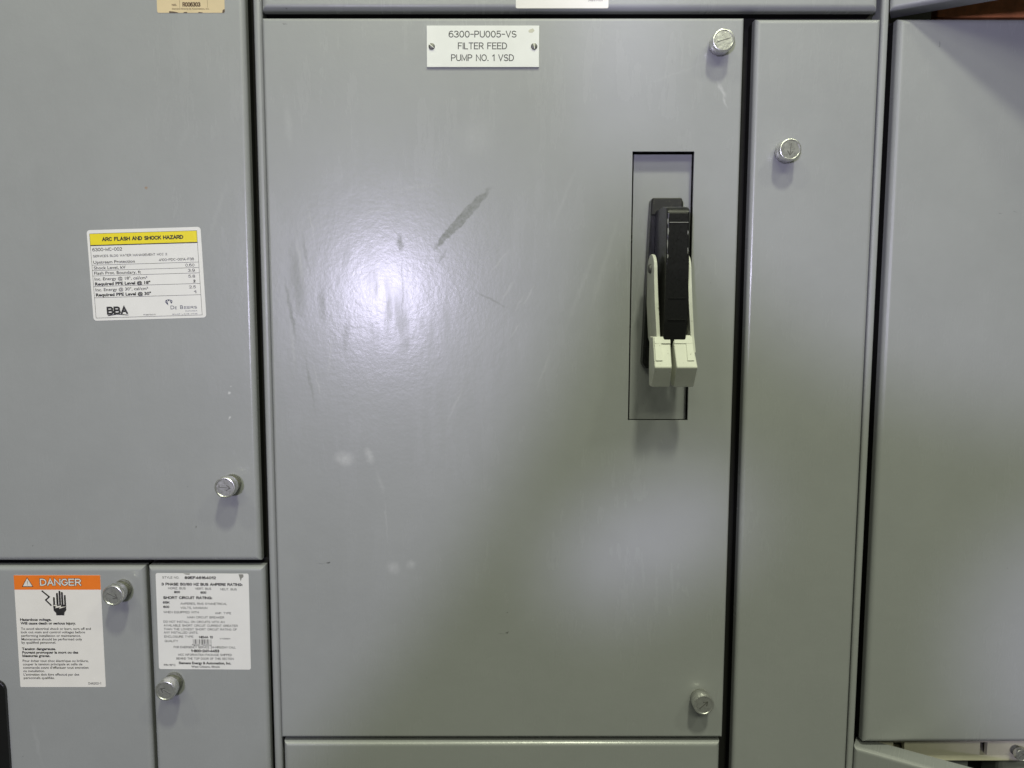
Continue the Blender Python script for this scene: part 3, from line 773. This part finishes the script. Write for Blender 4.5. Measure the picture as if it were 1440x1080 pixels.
for s, x0, x1, y, bo in (
    ('Hazardous voltage.', 152, 395, 447, 1), ('Will cause death or serious injury.', 155, 583, 475, 1),
    ('To avoid electrical shock or burn, turn off and', 158, 700, 516, 0), ('lock out main and control voltages before', 158, 655, 542, 0),
    ('performing installation or maintenance.', 160, 622, 569, 0), ('Maintenance should be performed only', 161, 632, 596, 0),
    ('by qualified personnel.', 162, 430, 621, 0), ('Tension dangereuse.', 165, 428, 670, 1),
    ('Pouvant provoquer la mort ou des', 167, 602, 697, 1), ('blessures graves.', 168, 385, 723, 1),
    ('Pour \u00e9viter tout choc \u00e9lectrique ou br\u00fblure,', 170, 682, 761, 0), ('couper la tension principale et celle de', 171, 635, 787, 0),
    ("commande avant d'effectuer tout entretien", 173, 683, 813, 0), ('ou installation.', 174, 342, 839, 0),
    ("L'entretien doit \u00eatre effectu\u00e9 par des", 176, 610, 866, 0), ('personnels qualifi\u00e9s.', 177, 418, 892, 0), ('D46202-1', 682, 780, 935, 0)):
    u0, v = k(x0, y); u1, _ = k(x1, y); c.text(bm, s, u0, u1, v, 2.15 if bo else 2.05, 0.28, 0.03 if bo else 0.004)
link('lettering', front_mesh(bm), M['ink'], dg_)
# black operator cover at the far side of the same door
bm = bmesh.new(); slab(bm, [(-520 + u, -321.8 - v) for u, v in rounded(96.6, 240, 9)], 0.2, -3.0); bevel_all(bm, 0.8, 2)
link('operator_cover', finish(bm), M['black'], danger)

# ------------------------------------------------------------------ rating sticker
c = Card(-288.9, -226.4, -0.4)
rs = c.plate(rounded(80.2, 86.2, 1.6), 0.2, M['sticker'], 'rating_sticker', rating)
rs['label'] = 'white bus ampere rating sticker with one scraped corner'
k = lambda zx, zy: ((zx - 97 - (zy - 78) * 0.033) / 8.5, (zy - 78) / 8.05)
bm = bmesh.new()
for s, x0, x1, y, bo in (
    ('STYLE NO.', 147, 270, 116, 0), ('89EF46164012', 310, 540, 119, 2), ('3 PHASE 50/60 HZ BUS AMPERE RATING:', 140, 735, 166, 2),
    ('HORIZ. BUS', 190, 318, 193, 0), ('VERT. BUS', 388, 506, 195, 0), ('NEUT. BUS', 573, 693, 198, 0), ('800', 233, 277, 221, 1), ('600', 427, 470, 223, 1),
    ('SHORT CIRCUIT RATING:', 153, 513, 263, 2), ('65K', 150, 200, 296, 1), ('AMPERES, RMS SYMMETRICAL', 280, 622, 303, 0), ('600', 153, 198, 328, 1),
    ('VOLTS, MAXIMUM', 281, 478, 333, 0), ('WHEN EQUIPPED WITH', 155, 415, 365, 0), ('AMP. TYPE', 535, 653, 370, 0), ('MAIN CIRCUIT BREAKER', 330, 602, 401, 0),
    ('DO NOT INSTALL ON CIRCUITS WITH AN', 155, 605, 434, 0), ('AVAILABLE SHORT CIRCUIT CURRENT GREATER', 157, 702, 461, 0),
    ('THAN THE LOWEST SHORT CIRCUIT RATING OF', 157, 697, 488, 0), ('ANY INSTALLED UNITS.', 157, 410, 512, 0), ('ENCLOSURE TYPE', 160, 375, 542, 0),
    ('NEMA 12', 417, 520, 545, 1), ('QUALITY', 163, 262, 574, 0), ('FOR EMERGENCY SERVICE 24-HRS/DAY CALL', 230, 690, 618, 0),
    ('1-800-241-4453', 358, 567, 647, 2), ('MCC INFORMATION PACKAGE SHIPPED', 263, 660, 673, 0), ('BEHIND THE TOP DOOR OF THIS SECTION', 250, 675, 701, 0),
    ('Siemens Energy & Automation, Inc.', 267, 655, 734, 1), ('West Chicago, Illinois', 360, 570, 759, 3), ('P/N 90\u00b0C', 157, 243, 748, 3)):
    u0, v = k(x0, y); u1, _ = k(x1, y)
    c.text(bm, s, u0, u1, v, {0: 1.95, 1: 2.1, 2: 2.5, 3: 1.7}[bo], 0.28, {0: 0.0, 1: 0.03, 2: 0.03, 3: 0.01}[bo])
link('lettering', front_mesh(bm), M['ink'], rs)
bm = bmesh.new(); x = 372.0
rb = random.Random(3)
while x < 512:
    w = rb.choice((2.5, 3.5, 6, 8)); u0, v0 = k(x, 553); u1, v1 = k(x + w, 586)
    c.rect(bm, u0, v0, u1, v1, 0.28); x += w + rb.choice((3, 4, 6))
for s, x0, x1, y, cap in (('Nguyen Thanhhuy', 366, 512, 597, 1.1), ('WY5886W', 570, 648, 552, 1.3)):
    u0, v = k(x0, y); u1, _ = k(x1, y); c.text(bm, s, u0, u1, v, cap, 0.28, 0.02)
link('barcode', front_mesh(bm), M['ink'], rs)
bm = bmesh.new()
c.poly(bm, [k(705, 82), k(740, 82), k(742, 100), k(728, 112), k(722, 132), k(714, 108)], 0.27)
link('scraped_patch', front_mesh(bm), M['torn_grey'], rs)
bm = bmesh.new()
c.poly(bm, [k(300, 79), k(350, 79), k(345, 88), k(318, 86)], 0.27)
link('scraped_patch', front_mesh(bm), M['torn_grey'], rs)

# ------------------------------------------------------------------ tan sticker on the large left door, white sticker above
c = Card(-268.0, 275.0)
ts = c.plate(rounded(54.3, 37.9, 1.5), 0.2, M['sticker_tan'], 'serial_sticker', left)
ts['label'] = 'tan serial number sticker with brown worn edge'
bm = bmesh.new(); c.text(bm, 'R006303', 20.5, 35.0, 33.2, 3.6, 0.28, 0.03); c.text(bm, 'NO.', 12, 16, 32.6, 1.6, 0.28, 0.03)
c.text(bm, 'Siemens Energy & Automation, Inc.', 12, 42, 35.3, 1.1, 0.28, 0.01)
c.rect(bm, 18.2, 27, 18.4, 34, 0.27); c.rect(bm, 40.5, 27, 40.7, 34, 0.27)
link('lettering', front_mesh(bm), M['brown'], ts)
bm = bmesh.new()
c.poly(bm, [(9.6, 36.6), (13.5, 36.9), (16.8, 37.6), (17.0, 37.95), (9.6, 37.95)], 0.27); c.poly(bm, [(21.6, 37.3), (24, 37.2), (24.2, 37.95), (21, 37.95)], 0.27)
c.poly(bm, [(33.4, 37.2), (36.6, 37.6), (36.4, 37.95), (33, 37.95)], 0.27); c.poly(bm, [(52.2, 37.7), (52.8, 35.6), (54.2, 35.0), (54.3, 37.0), (53.3, 37.9)], 0.27)
link('worn_edge', front_mesh(bm), M['torn'], ts)
c = Card(20.2, 300.0)
us = c.plate(rounded(74.4, 59.4, 1.2), 0.2, M['sticker_warm'], 'blank_sticker', upper)
bm = bmesh.new(); c.text(bm, 'D46411-001', 58, 69.5, 54.0, 1.3, 0.28, 0.01); link('lettering', front_mesh(bm), M['ink_soft'], us)

# ------------------------------------------------------------------ inside the two open cubicles
for i, (z0, z1, y0, mname) in enumerate(((246, 272, 34, 'copper'), (276, 300, 60, 'copper'))):
    bm = bmesh.new(); box(bm, 378, 830.4, y0, y0 + 10, z0, z1, 1.2, 3)
    o = bpy.data.objects.new('bus_bar', finish(bm)); o.data.name = 'bus_bar'; o.data.materials.append(M[mname]); C.objects.link(o)
    tag(o, ('lower' if i == 0 else 'upper') + ' brown copper bus bar behind the door standing ajar', 'bus bar', 'copper bus bars')
rail = thing('mounting_rail', 'cream slotted steel rail behind the lower door standing ajar', 'rail', (560, 41, -421), None)
xs = [(340, 362.6), (372.8, 441.0), (447.6, 600), (607, 826)]
for a, b_ in xs:
    bm = bmesh.new(); box(bm, a, b_, 14, 18, -400.6, -388.2); link('rail_web', finish(bm), M['cream_rail'], rail)
bm = bmesh.new(); box(bm, 340, 830.1, 14, 44, -406.0, -400.6, 0.8, 2); link('rail_flange', finish(bm), M['cream_rail'], rail)
bm = bmesh.new(); box(bm, 340, 830.1, 14, 36, -388.2, -386.0); link('rail_flange', finish(bm), M['cream_rail'], rail)
RS = (472.5, 14.2, -395.0)
o = link('rail_screw', CAPS[False], None, rail, RS); o.scale = (0.62, 0.5, 0.62)
link('neck', NECKS[False], None, o, RS); link('arrow_mark', ARROWS[False], None, o, RS, (0, R(-40), 0))
unit = thing('switch_unit', 'grey and black breaker body under the cream rail', 'breaker', (520, 80, -560))
bm = bmesh.new(); box(bm, 392, 442, 30, 230, -560, -406.2, 1.5, 2); link('housing', finish(bm), M['paint'], unit)
bm = bmesh.new(); box(bm, 442.2, 464, 44, 230, -560, -406.2, 1.5, 2); link('housing', finish(bm), M['black'], unit)
bm = bmesh.new(); box(bm, 464.2, 620, 20, 230, -560, -406.4, 6, 3); link('housing', finish(bm), M['paint'], unit)
